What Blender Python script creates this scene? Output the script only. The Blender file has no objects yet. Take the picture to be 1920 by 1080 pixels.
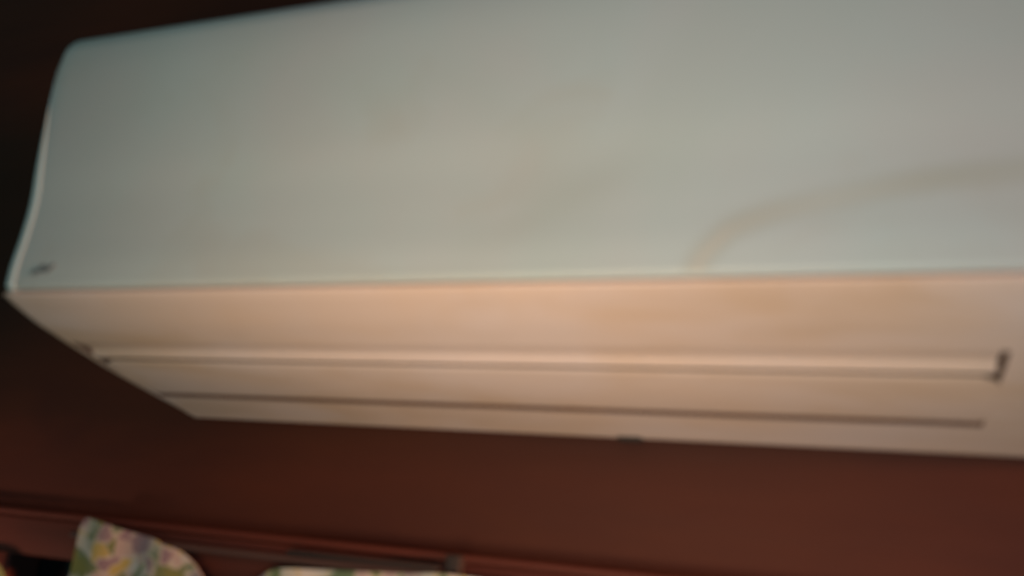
import bpy, bmesh, math, random
from mathutils import Matrix, Vector
random.seed(4)
scene = bpy.context.scene
C = scene.collection
ZB = 2.05                      # height of the air conditioner's lower back edge above the floor of the room

# ---------------------------------------------------------------- camera
cam_d = bpy.data.cameras.new('camera'); cam = bpy.data.objects.new('camera', cam_d); C.objects.link(cam)
R = Matrix(((0.93604, 0.01494, 0.35157, 0.60065),
            (0.34142, -0.28035, -0.89712, -0.70),
            (0.08516, 0.95978, -0.26752, ZB - 0.07506),
            (0, 0, 0, 1)))
cam.matrix_world = R
cam_d.sensor_width = 36; cam_d.lens = 30.0
cam_d.clip_start = 0.01; cam_d.clip_end = 50
cam_d.dof.use_dof = True; cam_d.dof.focus_distance = 6.0; cam_d.dof.aperture_fstop = 3.7
scene.camera = cam

# ---------------------------------------------------------------- world and lamps
w = bpy.data.worlds.new('World'); scene.world = w; w.use_nodes = True
w.node_tree.nodes['Background'].inputs[0].default_value = (0.46, 1.0, 0.98, 1)
w.node_tree.nodes['Background'].inputs[1].default_value = 0.085
scene.view_settings.view_transform = 'Standard'; scene.view_settings.look = 'None'
scene.view_settings.exposure = 0; scene.view_settings.gamma = 1

def area(name, loc, target, size, power, col, sy=None, spread=180):
    d = bpy.data.lights.new(name, 'AREA'); d.energy = power; d.color = col
    d.shape = 'RECTANGLE'; d.size = size; d.size_y = sy or size; d.spread = math.radians(spread)
    o = bpy.data.objects.new(name, d); C.objects.link(o)
    o.location = (loc[0], loc[1], loc[2] + ZB)
    v = Vector(target) - Vector(loc); o.rotation_euler = v.to_track_quat('-Z', 'Y').to_euler()
    return o
area('cool_right_fill_light', (0.90, -0.75, -0.25), (0.30, -0.10, 0.0), 0.30, 0.56, (0.22, 0.63, 1.0), spread=120)  # unseen cool fill from the lower right, fitted to the panel tones
area('front_room_light', (0.50, -0.85, 0.45), (0.46, -0.20, 0.12), 0.34, 0.16, (0.75, 0.75, 1.0), spread=120)
area('warm_room_light', (0.42, -0.72, -0.34), (0.44, -0.20, 0.03), 0.34, 0.90, (1.0, 0.75, 0.50), spread=88)
area('low_side_fill_light', (2.80, -0.42, 0.15), (-0.80, 0.0, -0.14), 0.14, 2.3, (1.0, 0.38, 0.18), spread=30)  # added unseen lamp, skims warm red light along the wall below the unit

area('low_left_fill_light', (-0.42, -0.46, -0.46), (-0.26, 0.0, -0.19), 0.10, 0.12, (1.0, 0.60, 0.42), spread=46)  # added unseen lamp, brightens the lower left wall

# ---------------------------------------------------------------- helpers
def mat(name, col, rough=0.5, spec=0.5, col2=None, scale=6, bump=0.0, bscale=80, stretch=(1, 1, 1), detail=4, lo=0.35, hi=0.65):
    m = bpy.data.materials.new(name); m.use_nodes = True
    nt = m.node_tree; N = nt.nodes; L = nt.links
    b = N['Principled BSDF']; b.inputs['Roughness'].default_value = rough
    b.inputs['Specular IOR Level'].default_value = spec
    b.inputs['Base Color'].default_value = (*col, 1)
    tc = N.new('ShaderNodeTexCoord'); mp = N.new('ShaderNodeMapping'); mp.inputs['Scale'].default_value = stretch
    L.new(tc.outputs['Object'], mp.inputs['Vector'])
    if col2:
        n = N.new('ShaderNodeTexNoise'); n.inputs['Scale'].default_value = scale; n.inputs['Detail'].default_value = detail
        r = N.new('ShaderNodeValToRGB')
        r.color_ramp.elements[0].position = lo; r.color_ramp.elements[1].position = hi
        r.color_ramp.elements[0].color = (*col, 1); r.color_ramp.elements[1].color = (*col2, 1)
        L.new(mp.outputs[0], n.inputs['Vector']); L.new(n.outputs[0], r.inputs[0]); L.new(r.outputs[0], b.inputs['Base Color'])
    if bump:
        n2 = N.new('ShaderNodeTexNoise'); n2.inputs['Scale'].default_value = bscale; n2.inputs['Detail'].default_value = 5
        bp = N.new('ShaderNodeBump'); bp.inputs['Strength'].default_value = bump; bp.inputs['Distance'].default_value = 0.002
        L.new(mp.outputs[0], n2.inputs['Vector']); L.new(n2.outputs[0], bp.inputs['Height']); L.new(bp.outputs[0], b.inputs['Normal'])
    return m

M_panel = mat('aged_white_plastic', (0.555, 0.635, 0.61), 0.42, 0.4, (0.585, 0.61, 0.585), 7, 0.05, 500)
M_house = mat('warm_lit_white_plastic', (0.86, 0.595, 0.46), 0.42, 0.5, (0.85, 0.62, 0.52), 9, 0.05, 500)  # warm bounce light is tinted into this white plastic's base colour
M_dark = mat('dark_plastic', (0.045, 0.036, 0.032), 0.8, 0.1)
M_slot = mat('shaded_air_outlet_plastic', (0.16, 0.08, 0.055), 0.9, 0.1)  # dark outlet interior; also paints the gap shade on the flap edges
M_badge = mat('grey_badge_print', (0.20, 0.21, 0.21), 0.5)
M_wall = mat('dark_reddish_brown_painted_wood', (0.104, 0.0270, 0.0130), 0.6, 0.2, (0.074, 0.021, 0.0110), 5, 0.25, 30, (0.25, 1, 2.0))
M_frame = mat('varnished_brown_wood', (0.135, 0.034, 0.022), 0.45, 0.25, (0.10, 0.028, 0.018), 12, 0.2, 60, (0.2, 1, 3))
M_rod = mat('dull_metal_rod', (0.10, 0.055, 0.045), 0.6, 0.2)
M_glass = mat('dark_window_glass', (0.012, 0.012, 0.013), 0.15, 0.5)

def floral():
    m = bpy.data.materials.new('floral_print_cloth'); m.use_nodes = True
    nt = m.node_tree; N = nt.nodes; L = nt.links; b = N['Principled BSDF']; b.inputs['Roughness'].default_value = 0.9
    b.inputs['Specular IOR Level'].default_value = 0.1
    tc = N.new('ShaderNodeTexCoord')
    nz = N.new('ShaderNodeTexNoise'); nz.inputs['Scale'].default_value = 28
    mx = N.new('ShaderNodeVectorMath'); mx.operation = 'MULTIPLY_ADD'; mx.inputs[1].default_value = (0.040, 0.040, 0.040)
    L.new(tc.outputs['Object'], nz.inputs['Vector']); sh = N.new('ShaderNodeMapping'); sh.inputs['Location'].default_value = (0.52, 0.0, 0.23)
    L.new(tc.outputs['Object'], sh.inputs[0]); L.new(nz.outputs['Color'], mx.inputs[0]); L.new(sh.outputs[0], mx.inputs[2])
    v = N.new('ShaderNodeTexVoronoi'); v.inputs['Scale'].default_value = 62; v.feature = 'SMOOTH_F1'; v.inputs['Smoothness'].default_value = 0.45
    L.new(mx.outputs[0], v.inputs['Vector'])
    sep = N.new('ShaderNodeSeparateColor'); L.new(v.outputs['Color'], sep.inputs[0])
    r = N.new('ShaderNodeValToRGB'); r.color_ramp.interpolation = 'EASE'
    cols = [(0.0, (0.25, 0.24, 0.07)), (0.26, (0.18, 0.22, 0.12)), (0.34, (0.54, 0.51, 0.43)), (0.44, (0.52, 0.40, 0.13)),
            (0.52, (0.56, 0.53, 0.46)), (0.72, (0.50, 0.38, 0.32)), (0.86, (0.32, 0.22, 0.23))]
    e = r.color_ramp.elements
    e[0].position, e[0].color = 0, (*cols[0][1], 1); e[1].position, e[1].color = cols[1][0], (*cols[1][1], 1)
    for p, c in cols[2:]:
        k = e.new(p); k.color = (*c, 1)
    L.new(sep.outputs[0], r.inputs[0]); L.new(r.outputs[0], b.inputs['Base Color'])
    return m
M_cloth = floral()

def link(name, verts, faces, m, parent=None, smooth=True):
    me = bpy.data.meshes.new(name); me.from_pydata(verts, [], faces)
    bm = bmesh.new(); bm.from_mesh(me); bmesh.ops.recalc_face_normals(bm, faces=bm.faces); bm.to_mesh(me); bm.free()
    me.materials.append(m)
    if smooth:
        me.polygons.foreach_set('use_smooth', [True] * len(me.polygons))
    o = bpy.data.objects.new(name, me); C.objects.link(o)
    if smooth:
        me.set_sharp_from_angle(angle=math.radians(50))
    if parent: o.parent = parent
    return o
def tag(o, label, cat, group=None):
    o['label'] = label; o['category'] = cat
    if group: o['group'] = group
def empty(name, loc, label, cat, group=None):
    o = bpy.data.objects.new(name, None); C.objects.link(o); o.location = loc; tag(o, label, cat, group); return o
def box(name, lo, hi, m, parent=None, bev=0.0):
    bm = bmesh.new(); bmesh.ops.create_cube(bm, size=1)
    for v in bm.verts:
        v.co = Vector([lo[i] + (v.co[i] + 0.5) * (hi[i] - lo[i]) for i in range(3)])
    if bev: bmesh.ops.bevel(bm, geom=bm.edges[:], offset=bev, segments=3, profile=0.5, affect='EDGES')
    me = bpy.data.meshes.new(name); bm.to_mesh(me); bm.free(); me.materials.append(m)
    if bev: me.polygons.foreach_set('use_smooth', [True] * len(me.polygons)); me.set_sharp_from_angle(angle=math.radians(40))
    o = bpy.data.objects.new(name, me); C.objects.link(o)
    if parent: o.parent = parent
    return o
def catmull(P, n):
    out = []
    for i in range(len(P) - 1):
        p0 = P[max(i - 1, 0)]; p1 = P[i]; p2 = P[i + 1]; p3 = P[min(i + 2, len(P) - 1)]
        for k in range(n):
            t = k / n
            out.append(tuple(0.5 * (2 * p1[j] + (p2[j] - p0[j]) * t + (2 * p0[j] - 5 * p1[j] + 4 * p2[j] - p3[j]) * t * t
                                    + (3 * p1[j] - p0[j] - 3 * p2[j] + p3[j]) * t ** 3) for j in range(2)))
    out.append(tuple(P[-1])); return out
def normals(P):
    out = []
    for i in range(len(P)):
        a = P[max(i - 1, 0)]; b = P[min(i + 1, len(P) - 1)]
        t = Vector((b[0] - a[0], b[1] - a[1])).normalized(); out.append((t.y, -t.x))
    return out
def sstep(a, b, x):
    t = min(1, max(0, (x - a) / (b - a))); return t * t * (3 - 2 * t)

LEN = 0.86
# ================================================================ air conditioner
ac = empty('air_conditioner', (0, 0, ZB), 'pale grey-white split air conditioner mounted high on the dark brown wall', 'air conditioner')

# front panel: profile (distance from wall, height), bottom lip -> top
low = [(0.2330, 0.0665), (0.2400, 0.0668), (0.2436, 0.0695), (0.2440, 0.0780)]
mid = [(0.2436, 0.0900), (0.2416, 0.1120), (0.2408, 0.1394), (0.2434, 0.1701), (0.2452, 0.2025), (0.2465, 0.2453), (0.2452, 0.2680),
       (0.2425, 0.2780), (0.2370, 0.2865), (0.2280, 0.2925), (0.2120, 0.2960), (0.1900, 0.2975)]
PP = catmull(low + mid, 7)
PN = [(-a, -b) for a, b in normals(PP)]                    # pointing out of the unit
if PN[len(PP) // 2][0] < 0: PN = [(-a, -b) for a, b in PN]
def arc_h(x):                                              # upper outline of the display recess
    if x < 0.5295: return None
    K = [(0.5295, 0.060), (0.5305, 0.0705), (0.5345, 0.0790), (0.5412, 0.0869), (0.5568, 0.0975), (0.5848, 0.1057), (0.6118, 0.1115), (0.6508, 0.1175), (0.6909, 0.1198), (0.74, 0.1195), (0.79, 0.112), (0.84, 0.085), (0.85, 0.06)]
    for (a, h), (b, g) in zip(K, K[1:]):
        if a <= x <= b: return h + (g - h) * (x - a) / (b - a)
    return None
# distance field to outline, sampled
AK = [(0.5295, 0.058), (0.5300, 0.0705), (0.5338, 0.0790), (0.5412, 0.0869), (0.5475, 0.0930), (0.5568, 0.0975), (0.5700, 0.1022), (0.5848, 0.1057), (0.6118, 0.1115), (0.6508, 0.1175), (0.6909, 0.1198), (0.74, 0.1195), (0.79, 0.112), (0.83, 0.085), (0.84, 0.058)]
AS = catmull(AK, 8)
def recess(x, z):
    if x < 0.50 or z > 0.14: return 0.0, 0.0
    dm = 9; 
    for i in range(len(AS) - 1):
        a = AS[i]; b = AS[i + 1]; ux, uz = b[0] - a[0], b[1] - a[1]; q = ux * ux + uz * uz
        t = min(1, max(0, ((x - a[0]) * ux + (z - a[1]) * uz) / q)) if q else 0
        dx, dz = x - a[0] - ux * t, z - a[1] - uz * t; d = math.hypot(dx, dz)
        if d < dm: dm = d; sg = 1 if (ux * dz - uz * dx) < 0 else -1
    return 0.0007 * sstep(-0.004, 0.005, dm * sg), (1 - sstep(0.0010, 0.0120, dm)) * (0.62 + 0.12 * math.sin(x * 60))  # second value paints the bevel's shade as a darker band
xs = []
r = 0.007
for k in range(9): xs.append(0.0015 + r * (1 - math.cos(k / 8 * math.pi / 2)))
k = xs[-1]
while k < 0.50: k += 0.012; xs.append(k)
while k < LEN - 0.0165: k += 0.0028; xs.append(k)
for q in range(8, -1, -1): xs.append(LEN - 0.0015 - r * (1 - math.cos(q / 8 * math.pi / 2)))
V = []; F = []; TR = []
nP = len(PP)
for x in xs:
    e = min(x - 0.0015, LEN - 0.0015 - x); off = 0 if e >= r else (r - math.sqrt(max(0, r * r - (r - e) ** 2))) * 0.75
    for (d, z), n in zip(PP, PN):
        rec, tr = recess(x, z) if n[0] > 0.7 else (0.0, 0.0)
        if n[0] > 0.5:
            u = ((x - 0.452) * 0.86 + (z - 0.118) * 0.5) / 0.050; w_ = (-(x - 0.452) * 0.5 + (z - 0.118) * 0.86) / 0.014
            tr = min(1, tr + 0.45 * math.exp(-u * u - w_ * w_) + 0.35 * math.exp(-((x - 0.37) / 0.13) ** 2 - ((z - 0.066) / 0.008) ** 2))  # adds a smudge and painted shade along the bottom lip
        o_ = off + rec; TR.append(tr)
        V.append((x, -(d - n[0] * o_), z - n[1] * o_))
nX = len(xs)
for i in range(nX - 1):
    for j in range(nP - 1):
        F.append((i * nP + j, (i + 1) * nP + j, (i + 1) * nP + j + 1, i * nP + j + 1))
# inner side of the panel
base = len(V)
for x in xs:
    for (d, z), n in zip(PP, PN):
        V.append((min(max(x, 0.004), LEN - 0.004), -(d - n[0] * 0.0105), z - n[1] * 0.0105 if z > 0.08 else max(z, 0.0715)))
for i in range(nX - 1):
    for j in range(nP - 1):
        F.append((base + i * nP + j, base + i * nP + j + 1, base + (i + 1) * nP + j + 1, base + (i + 1) * nP + j))
for i in range(nX - 1):
    for j in (0, nP - 1):
        F.append((i * nP + j, (i + 1) * nP + j, base + (i + 1) * nP + j, base + i * nP + j))
for j in range(nP - 1):
    for i in (0, nX - 1):
        F.append((i * nP + j, i * nP + j + 1, base + i * nP + j + 1, base + i * nP + j))
panel = link('front_panel', V, F, M_panel, ac)
at = panel.data.attributes.new('shade_smudge', 'FLOAT', 'POINT')  # painted arc and lip shade, plus the smudge
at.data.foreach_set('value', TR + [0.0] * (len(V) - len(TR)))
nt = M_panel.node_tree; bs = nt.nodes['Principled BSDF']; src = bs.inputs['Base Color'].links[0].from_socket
an = nt.nodes.new('ShaderNodeAttribute'); an.attribute_name = 'shade_smudge'; mxn = nt.nodes.new('ShaderNodeMix'); mxn.data_type = 'RGBA'
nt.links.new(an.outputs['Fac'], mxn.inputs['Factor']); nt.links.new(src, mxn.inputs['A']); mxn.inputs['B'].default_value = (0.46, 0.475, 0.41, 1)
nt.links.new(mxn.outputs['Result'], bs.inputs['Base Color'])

# added pale strip painting the left rim highlight, tapering out towards the top
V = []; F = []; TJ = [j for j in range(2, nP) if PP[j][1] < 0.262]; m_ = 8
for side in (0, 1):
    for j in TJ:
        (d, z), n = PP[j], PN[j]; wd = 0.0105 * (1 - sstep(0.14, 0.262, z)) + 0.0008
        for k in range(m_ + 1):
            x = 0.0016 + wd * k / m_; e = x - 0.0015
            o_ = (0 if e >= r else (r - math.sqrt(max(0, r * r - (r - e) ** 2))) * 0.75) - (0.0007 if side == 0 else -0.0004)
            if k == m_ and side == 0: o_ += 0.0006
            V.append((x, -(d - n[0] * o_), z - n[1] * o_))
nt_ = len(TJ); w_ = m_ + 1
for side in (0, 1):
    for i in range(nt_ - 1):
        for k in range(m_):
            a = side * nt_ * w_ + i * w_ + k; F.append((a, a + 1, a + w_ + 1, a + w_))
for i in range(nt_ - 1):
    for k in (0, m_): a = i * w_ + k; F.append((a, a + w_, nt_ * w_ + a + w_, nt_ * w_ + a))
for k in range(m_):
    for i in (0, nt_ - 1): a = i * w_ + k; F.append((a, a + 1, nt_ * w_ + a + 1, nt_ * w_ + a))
link('rim_highlight', V, F, mat('rim_highlight_plastic', (0.66, 0.82, 0.81), 0.4, 0.5), ac)

# lower housing: bottom surface with the air outlet recess
B = [(0.2330, 0.0700), (0.2385, 0.0668), (0.2425, 0.0645), (0.2425, 0.0625), (0.2385, 0.0598), (0.2310, 0.0563), (0.2103, 0.0484), (0.1900, 0.0425), (0.1785, 0.0393), (0.1600, 0.0345),
     (0.1325, 0.0275), (0.1000, 0.0203), (0.0634, 0.0127), (0.0300, 0.0060), (0.0150, 0.0024), (0.0060, 0.0020), (0.0, 0.0070)]
BS = catmull(B, 5)
def bz(d):
    for (a, z), (b, y) in zip(BS[15:], BS[16:]):
        if b <= d <= a: return z + (y - z) * (d - a) / (b - a) if a != b else z
    return 0.0
D0, D1, X0, X1 = 0.0668, 0.1795, 0.012, 0.6912            # outlet cavity limits
CAV = 0.022
ds = sorted(set([round(p[0], 5) for p in BS[15:]] + [D0 - .0012, D0, D0 + .0006, D1 - .0006, D1, D1 + .0012]), reverse=True)
pts = [(p[0], p[1]) for p in BS[:15]] + [(d, bz(d)) for d in ds if d <= BS[15][0]]
xq = [0.0, 0.0008, 0.003, 0.006, X0, X0 + .0006, 0.1, 0.25, 0.4, 0.55, X1 - .0006, X1, 0.75, LEN - 0.006, LEN - 0.003, LEN - 0.0008, LEN]
V = []; F = []; nb = len(pts)
NB = [(-a, -b) for a, b in normals(pts)]
if NB[nb // 2][1] > 0: NB = [(-a, -b) for a, b in NB]
for x in xq:
    e = min(x, LEN - x); off = 0.004 * (1 - min(1, e / 0.006)) ** 2
    inx = X0 + .0005 <= x <= X1 - .0005
    for (d, z), n in zip(pts, NB):
        o_ = off + (CAV if inx and D0 + .0003 <= d <= D1 - .0003 else 0)
        V.append((x, -(d - n[0] * o_), z - n[1] * o_))
for i in range(len(xq) - 1):
    for j in range(nb - 1):
        F.append((i * nb + j, (i + 1) * nb + j, (i + 1) * nb + j + 1, i * nb + j + 1))
n0 = len(V)
for i, x in enumerate(xq):
    V += [(x, -0.2330, 0.0850), (x, 0.0, 0.0850)]
for i in range(len(xq) - 1):
    a = n0 + 2 * i; b = n0 + 2 * (i + 1)
    F += [(i * nb, a, b, (i + 1) * nb), (a, a + 1, b + 1, b), (a + 1, i * nb + nb - 1, (i + 1) * nb + nb - 1, b + 1)]
F += [tuple(list(range(nb)) + [n0 + 1, n0]), tuple([(len(xq) - 1) * nb + j for j in range(nb)] + [n0 + 2 * len(xq) - 1, n0 + 2 * len(xq) - 2])]
lower = link('lower_housing', V, F, M_house, ac)
lower.data.materials.append(M_slot)
for p in lower.data.polygons:
    deep = 0
    for vi in p.vertices:
        v_ = lower.data.vertices[vi].co
        if X0 - .001 < v_.x < X1 + .001 and D0 - .01 < -v_.y < D1 + .01 and v_.z > bz(min(max(-v_.y, 0.001), 0.2)) + 0.012 and v_.z < 0.08: deep += 1
    if deep: p.material_index = 1
# body behind the panel
S = [(0.0, 0.0852), (0.230, 0.0852), (0.2305, 0.27), (0.226, 0.283), (0.205, 0.290), (0.0, 0.293)]
V = [(x, -d, z) for x in (0.003, LEN - 0.003) for d, z in S]; n = len(S)
F = [tuple(range(n)), tuple(range(n, 2 * n))] + [(i, (i + 1) % n, n + (i + 1) % n, n + i) for i in range(n)]
body = link('back_housing', V, F, M_house, ac, smooth=False)

def strip(name, P, x0, x1, m, parent, thick=0.004, rc=0.004):
    """flap following the profile P (d, z), ends rounded in plan"""
    n = len(P); NN = normals(P); NN = [(-a, -b) for a, b in NN]
    if NN[n // 2][1] > 0: NN = [(-a, -b) for a, b in NN]
    L_ = sum(math.hypot(P[i + 1][0] - P[i][0], P[i + 1][1] - P[i][1]) for i in range(n - 1)); s = 0; V = []; F = []
    S_ = [0]
    for i in range(n - 1): s += math.hypot(P[i + 1][0] - P[i][0], P[i + 1][1] - P[i][1]); S_.append(s)
    m_ = 24
    for side in (0, 1):
        for (d, z), q, s in zip(P, NN, S_):
            e = min(s, L_ - s); cut = rc - math.sqrt(max(0, rc * rc - (rc - e) ** 2)) if e < rc else 0
            o_ = side * thick
            for k in range(m_ + 1):
                x = x0 + cut + (x1 - x0 - 2 * cut) * k / m_
                V.append((x, -(d - q[0] * o_), z - q[1] * o_))
    w_ = m_ + 1
    for side in (0, 1):
        b = side * n * w_
        for i in range(n - 1):
            for k in range(m_): F.append((b + i * w_ + k, b + i * w_ + k + 1, b + (i + 1) * w_ + k + 1, b + (i + 1) * w_ + k))
    b = n * w_
    for i in range(n - 1):
        for k in (0, m_): F.append((i * w_ + k, (i + 1) * w_ + k, b + (i + 1) * w_ + k, b + i * w_ + k))
    for k in range(m_):
        for i in (0, n - 1): F.append((i * w_ + k, i * w_ + k + 1, b + i * w_ + k + 1, b + i * w_ + k))
    o = link(name, V, F, m, parent); o.data.materials.append(M_slot)
    for p in o.data.polygons:
        if p.index >= 2 * (n - 1) * m_: p.material_index = 1          # gap shade painted on the edges
    return o
# upper flap: shallow hollow with a raised lower lip
PA = []
for k in range(19):
    t = k / 18; d = 0.1789 - t * (0.1789 - 0.1508)
    dip = 0.0036 * sstep(-0.15, 0.80, t) - 0.0048 * sstep(0.62, 0.90, t) + 0.0022 * sstep(0.90, 1.05, t)
    PA.append((d, bz(d) + dip + 0.0006))
fa = strip('air_flap', PA, 0.0135, 0.6876, M_house, ac, rc=0.004)
PB = [(0.1450 - k / 24 * (0.1450 - 0.0722), bz(0.1450 - k / 24 * (0.1450 - 0.0722)) + 0.0004 - 0.0010 * math.sin(math.pi * k / 24)) for k in range(25)]
PB[0] = (PB[0][0], PB[0][1] + 0.0012); PB[-1] = (PB[-1][0], PB[-1][1] + 0.0012)
fb = strip('air_flap', PB, 0.0135, 0.6914, M_house, ac, rc=0.010)
# dark floor of the outlet seen through the gaps
box('air_outlet', (X0 + .0008, -(D1 - .001), 0.048), (X1 - .0008, -(D0 + .001), 0.0545), M_slot, ac)
# little catch under the rear edge
box('latch', (0.4350, -0.0150, -0.0012), (0.4545, -0.0045, 0.0060), M_dark, ac, 0.0015)
# small grey printed badge, raised, lower left corner of the panel
bm = bmesh.new()
def blob(cx, cz, w_, h_, tilt, n=18):
    vs = []
    for yy in (-0.24365, -0.24460):
        vs.append([bm.verts.new((cx + w_ * math.cos(t) * math.cos(tilt) - h_ * math.sin(t) * math.sin(tilt), yy,
                                 cz + w_ * math.cos(t) * math.sin(tilt) + h_ * math.sin(t) * math.cos(tilt))) for t in [2 * math.pi * k / n for k in range(n)]])
    bm.faces.new(vs[1]); 
    for k in range(n): bm.faces.new((vs[0][k], vs[0][(k + 1) % n], vs[1][(k + 1) % n], vs[1][k]))
blob(0.0330, 0.0800, 0.0055, 0.0022, 0.2); blob(0.0405, 0.0822, 0.0050, 0.0026, -0.5); blob(0.0470, 0.0830, 0.0042, 0.0018, 0.7)
bmesh.ops.recalc_face_normals(bm, faces=bm.faces)
me = bpy.data.meshes.new('badge'); bm.to_mesh(me); bm.free(); me.materials.append(M_badge)
bd = bpy.data.objects.new('badge', me); C.objects.link(bd); bd.parent = panel

def stain(m, col, scale, lo, hi, stretch=(1, 1, 1), amt=0.6, off=(0, 0, 0)):
    nt = m.node_tree; bs = nt.nodes['Principled BSDF']; src = bs.inputs['Base Color'].links[0].from_socket
    tc = nt.nodes.new('ShaderNodeTexCoord'); mp = nt.nodes.new('ShaderNodeMapping'); mp.inputs['Scale'].default_value = stretch; mp.inputs['Location'].default_value = off
    n = nt.nodes.new('ShaderNodeTexNoise'); n.inputs['Scale'].default_value = scale; n.inputs['Detail'].default_value = 5; n.inputs['Distortion'].default_value = 0.6
    mr = nt.nodes.new('ShaderNodeMapRange'); mr.inputs['From Min'].default_value = lo; mr.inputs['From Max'].default_value = hi; mr.inputs['To Max'].default_value = amt
    mx = nt.nodes.new('ShaderNodeMix'); mx.data_type = 'RGBA'
    nt.links.new(tc.outputs['Object'], mp.inputs['Vector']); nt.links.new(mp.outputs[0], n.inputs['Vector']); nt.links.new(n.outputs[0], mr.inputs['Value'])
    nt.links.new(mr.outputs[0], mx.inputs['Factor']); nt.links.new(src, mx.inputs['A']); mx.inputs['B'].default_value = (*col, 1); nt.links.new(mx.outputs['Result'], bs.inputs['Base Color'])
stain(M_house, (0.66, 0.40, 0.22), 10, 0.48, 0.70, (0.8, 2, 2), 0.42)
stain(M_house, (0.86, 0.66, 0.60), 5, 0.48, 0.62, (1, 1.6, 1.6), 0.6, (3, 1, 2))
stain(M_panel, (0.52, 0.49, 0.40), 7, 0.56, 0.78, (1, 1, 1.5), 0.5, (1, 5, 2))
stain(M_panel, (0.53, 0.60, 0.56), 5, 0.48, 0.65, (1, 1, 1), 0.6, (7, 0, 4))
stain(M_wall, (0.062, 0.018, 0.012), 4.5, 0.42, 0.66, (0.6, 1, 1.6), 0.8, (2, 0, 1))
# ================================================================ wall
wall = box('wall', (-1.6, 0.0, ZB - 0.145), (2.0, 0.12, ZB + 1.2), M_wall); wall['kind'] = 'structure'
wall_l = box('wall', (-1.6, 0.0, ZB - 1.2), (-0.62, 0.12, ZB - 0.145), M_wall); wall_l['kind'] = 'structure'
# ================================================================ window
win = empty('window', (0.3, 0, ZB - 0.75), 'brown wooden window frame with dark glass under the air conditioner', 'window')
win.location = (0, 0, ZB)
# head board with rounded bead along its top
box('lintel', (-0.62, -0.020, -0.145), (2.0, -0.0005, -0.108), M_frame, win, 0.003)
def tube(name, pts_, rad, m, parent=None, n=12):
    V = []; F = []
    for i, p in enumerate(pts_):
        for k in range(n):
            a = 2 * math.pi * k / n; V.append((p[0], p[1] + rad * math.cos(a), p[2] + rad * math.sin(a)))
    for i in range(len(pts_) - 1):
        for k in range(n): F.append((i * n + k, i * n + (k + 1) % n, (i + 1) * n + (k + 1) % n, (i + 1) * n + k))
    F += [tuple(range(n)), tuple(range((len(pts_) - 1) * n, len(pts_) * n))]
    return link(name, V, F, m, parent)
tube('bead', [(-0.62, -0.020, -0.1045), (2.0, -0.020, -0.1045)], 0.0030, M_frame, win)
box('glass', (-0.62, 0.050, -1.0), (2.0, 0.054, -0.1455), M_glass, win)
for x in (-0.24, 0.9):
    box('window_post', (x - 0.02, 0.010, -1.0), (x + 0.02, 0.0495, -0.1456), M_frame, win, 0.002)
# ================================================================ curtain on its rod
cur = empty('curtain', (0, 0, ZB), 'floral cotton curtain sagging below the brown lintel, its corner turned up', 'curtain')
def cloth(name, top, drop, parent, amp=0.004, fr=90):
    """top: list of (x, z) along the upper hem"""
    T = catmull(top, 10); V = []; F = []; nr = 14
    for s in (0, 1):
        for i, (x, z) in enumerate(T):
            for k in range(nr):
                t = k / (nr - 1)
                y = -0.036 - amp * math.sin(fr * x + 1.2 * t) * (0.3 + t) - 0.006 * t
                V.append((x + 0.004 * t * math.sin(40 * x), y + s * 0.0012, z - drop * t))
    n = len(T) * nr
    for s in (0, 1):
        for i in range(len(T) - 1):
            for k in range(nr - 1):
                a = s * n + i * nr + k; F.append((a, a + nr, a + nr + 1, a + 1))
    for i in range(len(T) - 1):
        for k in (0, nr - 1): a = i * nr + k; F.append((a, a + nr, n + a + nr, n + a))
    for k in range(nr - 1):
        for i in (0, len(T) - 1): a = i * nr + k; F.append((a, a + 1, n + a + 1, n + a))
    return link(name, V, F, M_cloth, parent)
cloth('cloth', [(-0.0868, -0.1120), (-0.0835, -0.1050), (-0.0745, -0.1030), (-0.0330, -0.1100), (0.0060, -0.1150), (0.0180, -0.1190), (0.0363, -0.1225), (0.0540, -0.1317), (0.0671, -0.1419),
                (0.0820, -0.156), (0.1020, -0.160), (0.1247, -0.1400), (0.1454, -0.1285), (0.1881, -0.1250), (0.2593, -0.1209), (0.3166, -0.1172), (0.40, -0.125), (0.52, -0.150), (0.70, -0.14)], 0.30, cur)
rod = empty('curtain_rod', (0, 0, ZB), 'thin dull metal curtain rod running along the brown lintel', 'curtain rod')
tube('rod', [(-0.10, -0.030, -0.1195), (0.95, -0.030, -0.1195)], 0.0028, M_rod, rod)
box('bracket', (0.300, -0.0290, -0.1175), (0.314, -0.0008, -0.1020), M_dark, rod, 0.002)
box('rod_cover', (0.150, -0.0345, -0.1160), (0.2975, -0.0290, -0.1115), M_dark, rod, 0.002)
M_green = mat('yellow_green_cloth', (0.34, 0.34, 0.12), 0.9, 0.1, (0.20, 0.24, 0.10), 30)
g = cloth('curtain', [(-0.245, -0.150), (-0.215, -0.1475), (-0.1925, -0.1500), (-0.176, -0.158), (-0.166, -0.172), (-0.164, -0.19)], 0.25, None)
g.location = (0, 0, ZB); g.data.materials.clear(); g.data.materials.append(M_green)
tag(g, 'yellow-green cloth corner in the lower left, apart from the floral curtain', 'curtain')
